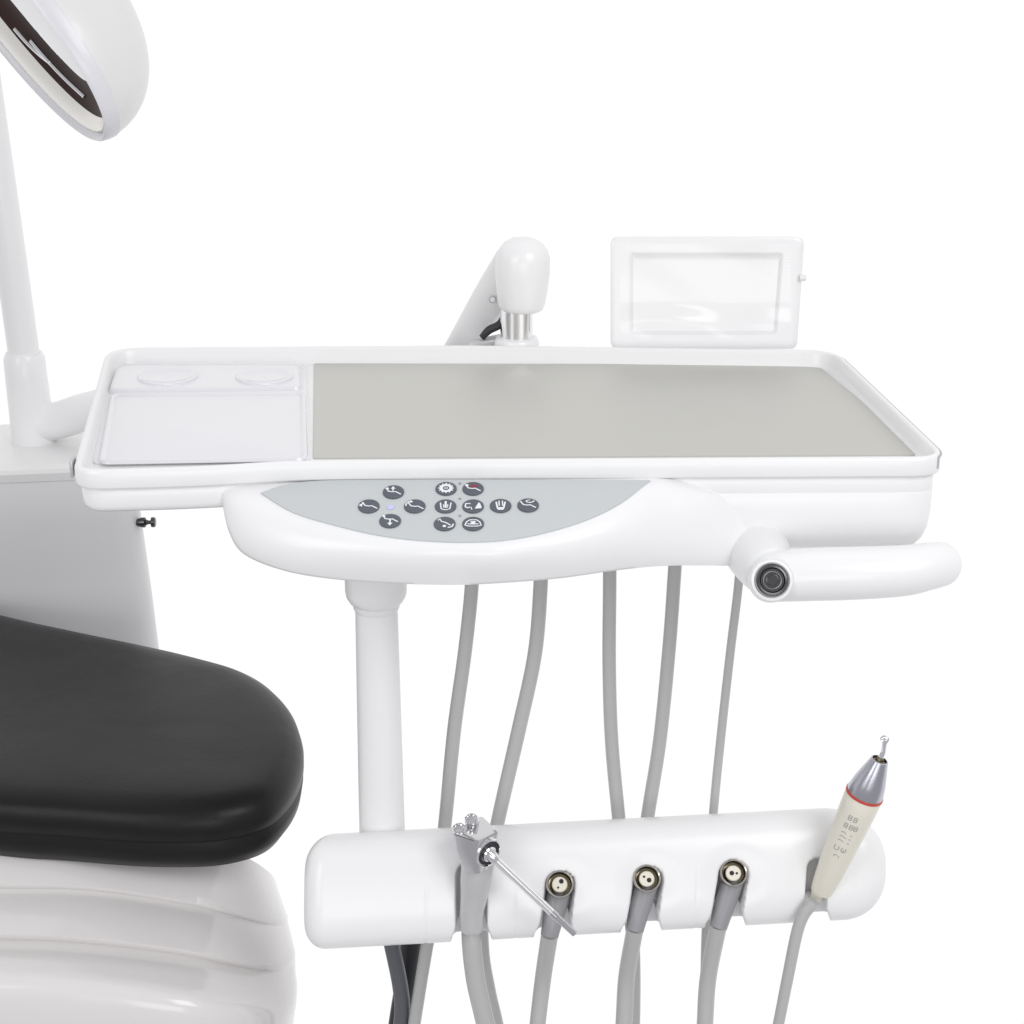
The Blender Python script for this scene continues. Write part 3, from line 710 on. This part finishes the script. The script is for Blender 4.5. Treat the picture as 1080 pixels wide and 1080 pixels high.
# ================================================================== OPERATING LAMP
lamp = thing('operating_lamp', 'white overhead operating lamp with long oval head on a slim post', 'lamp', U(32, 472, .62))
kl = px(420, .62)
def pv_(u, v): return U(u, v, .62)
build('post_socket', tube([pv_(38, 478), pv_(35, 455), pv_(28, 400), pv_(25.5, 378), pv_(25, 372)], [kl * 24, kl * 23, kl * 21.8, kl * 21.5, kl * 19], 40, smooth=False), 'white', lamp)
build('post', tube([pv_(25, 378), pv_(24, 365), pv_(6, 235), pv_(-17, 75), pv_(-45, -120)], [kl * 16.5, kl * 16.3, kl * 16, kl * 15.5, kl * 15], 36), 'white', lamp)
LC = U(8, 12, .25); kk = px(12, .25)
ix = V((1, 0, 0)); iy = V((0, SN, CS)); iz = V((0, -CS, SN))         # picture right, picture up, towards the viewer
la = (ix * .634 - iy * .773).normalized()
ln0 = (ix * -.773 - iy * .634).normalized()
be = R(24); ln = (ln0 * math.cos(be) + iz * math.sin(be)).normalized(); lc = ln.cross(la).normalized()
LA, LB, LH = 168 * kk, 86 * kk, 116 * kk
def lring(h, sa, sb, n=72, e=2.15, ox=0, oy=0):
    out = []
    for i in range(n):
        t_ = 2 * math.pi * i / n; c_, s__ = math.cos(t_), math.sin(t_)
        x = math.copysign(abs(c_) ** (2 / e), c_) * LA * sa + ox; y = math.copysign(abs(s__) ** (2 / e), s__) * LB * sb + oy
        out.append(LC + la * x + lc * y + ln * h)
    return out
srings = [lring(-.004, .955, .90), lring(.0015, .965, .92), lring(.003, .985, .96), lring(.001, 1, .99), lring(-.004, 1.012, 1.01)]
for i in range(1, 31):
    s = math.sin(R(90 * i / 30.5)); kx = (1 - s ** 2.3) ** (1 / 2.3)
    rid = 1
    srings.append(lring(-.004 - (LH - .004) * s, 1.012 * kx * rid, 1.01 * kx * rid))
build('lamp_shell', loft(srings[4:], False, True), 'shell', lamp, sharp=60)
build('lamp_rim', loft([lring(-.010, .96, .91)] + srings[:4] + [lring(-.004, 1.012, 1.01), lring(-.009, 1.016, 1.02), lring(-.0095, 1.008, 1.005)], False, False), 'rimp', lamp, sharp=60)
# face: cream reflector band, dark shield, white strip painted in as the reflection, small rods
ysgn = 1 if (lc.dot(iz)) > 0 else -1             # side of the face nearer the viewer
dk = lring(-.007, .90, .70, oy=ysgn * LB * .10)
build('reflector', loft([lring(-.003, .955, .91), lring(-.0005, .94, .86, oy=ysgn * LB * .02), lring(-.002, .92, .78, oy=ysgn * LB * .06), dk], False, False), 'reflector', lamp)
build('heat_shield', loft([dk, lring(-.013, .82, .58, oy=ysgn * LB * .12), lring(-.018, .5, .3, oy=ysgn * LB * .14)], False, True), 'maroon', lamp)
build('reflection_strip', loft([lring(-.010, .72, .30, oy=ysgn * LB * .42), lring(-.0045, .71, .29, oy=ysgn * LB * .42), lring(-.0038, .66, .23, oy=ysgn * LB * .42)]), 'lens', lamp)
for off_, a0, a1 in ((-.18, .2, .72), (-.34, .05, .40)):
    g = [LC + la * LA * (a0 + (a1 - a0) * s) + lc * (ysgn * LB * (off_ + .2 * s * s)) + ln * -.004 for s in (0, .33, .66, 1)]
    build('guard_rod', tube(g, [.0016] * 4, 10), 'chrome', lamp)
build('lamp_arm', tube([LC - ln * (LH * .8), LC - ln * LH * 1.3 + V((-.02, .02, .03)), pv_(-120, -260), pv_(-60, -190), pv_(-45, -120)], [.016, .015, .015, .0155, kl * 15], 24), 'white', lamp)
for o in scene.objects:
    for k_d in ('_org',):
        if k_d in o: del o[k_d]
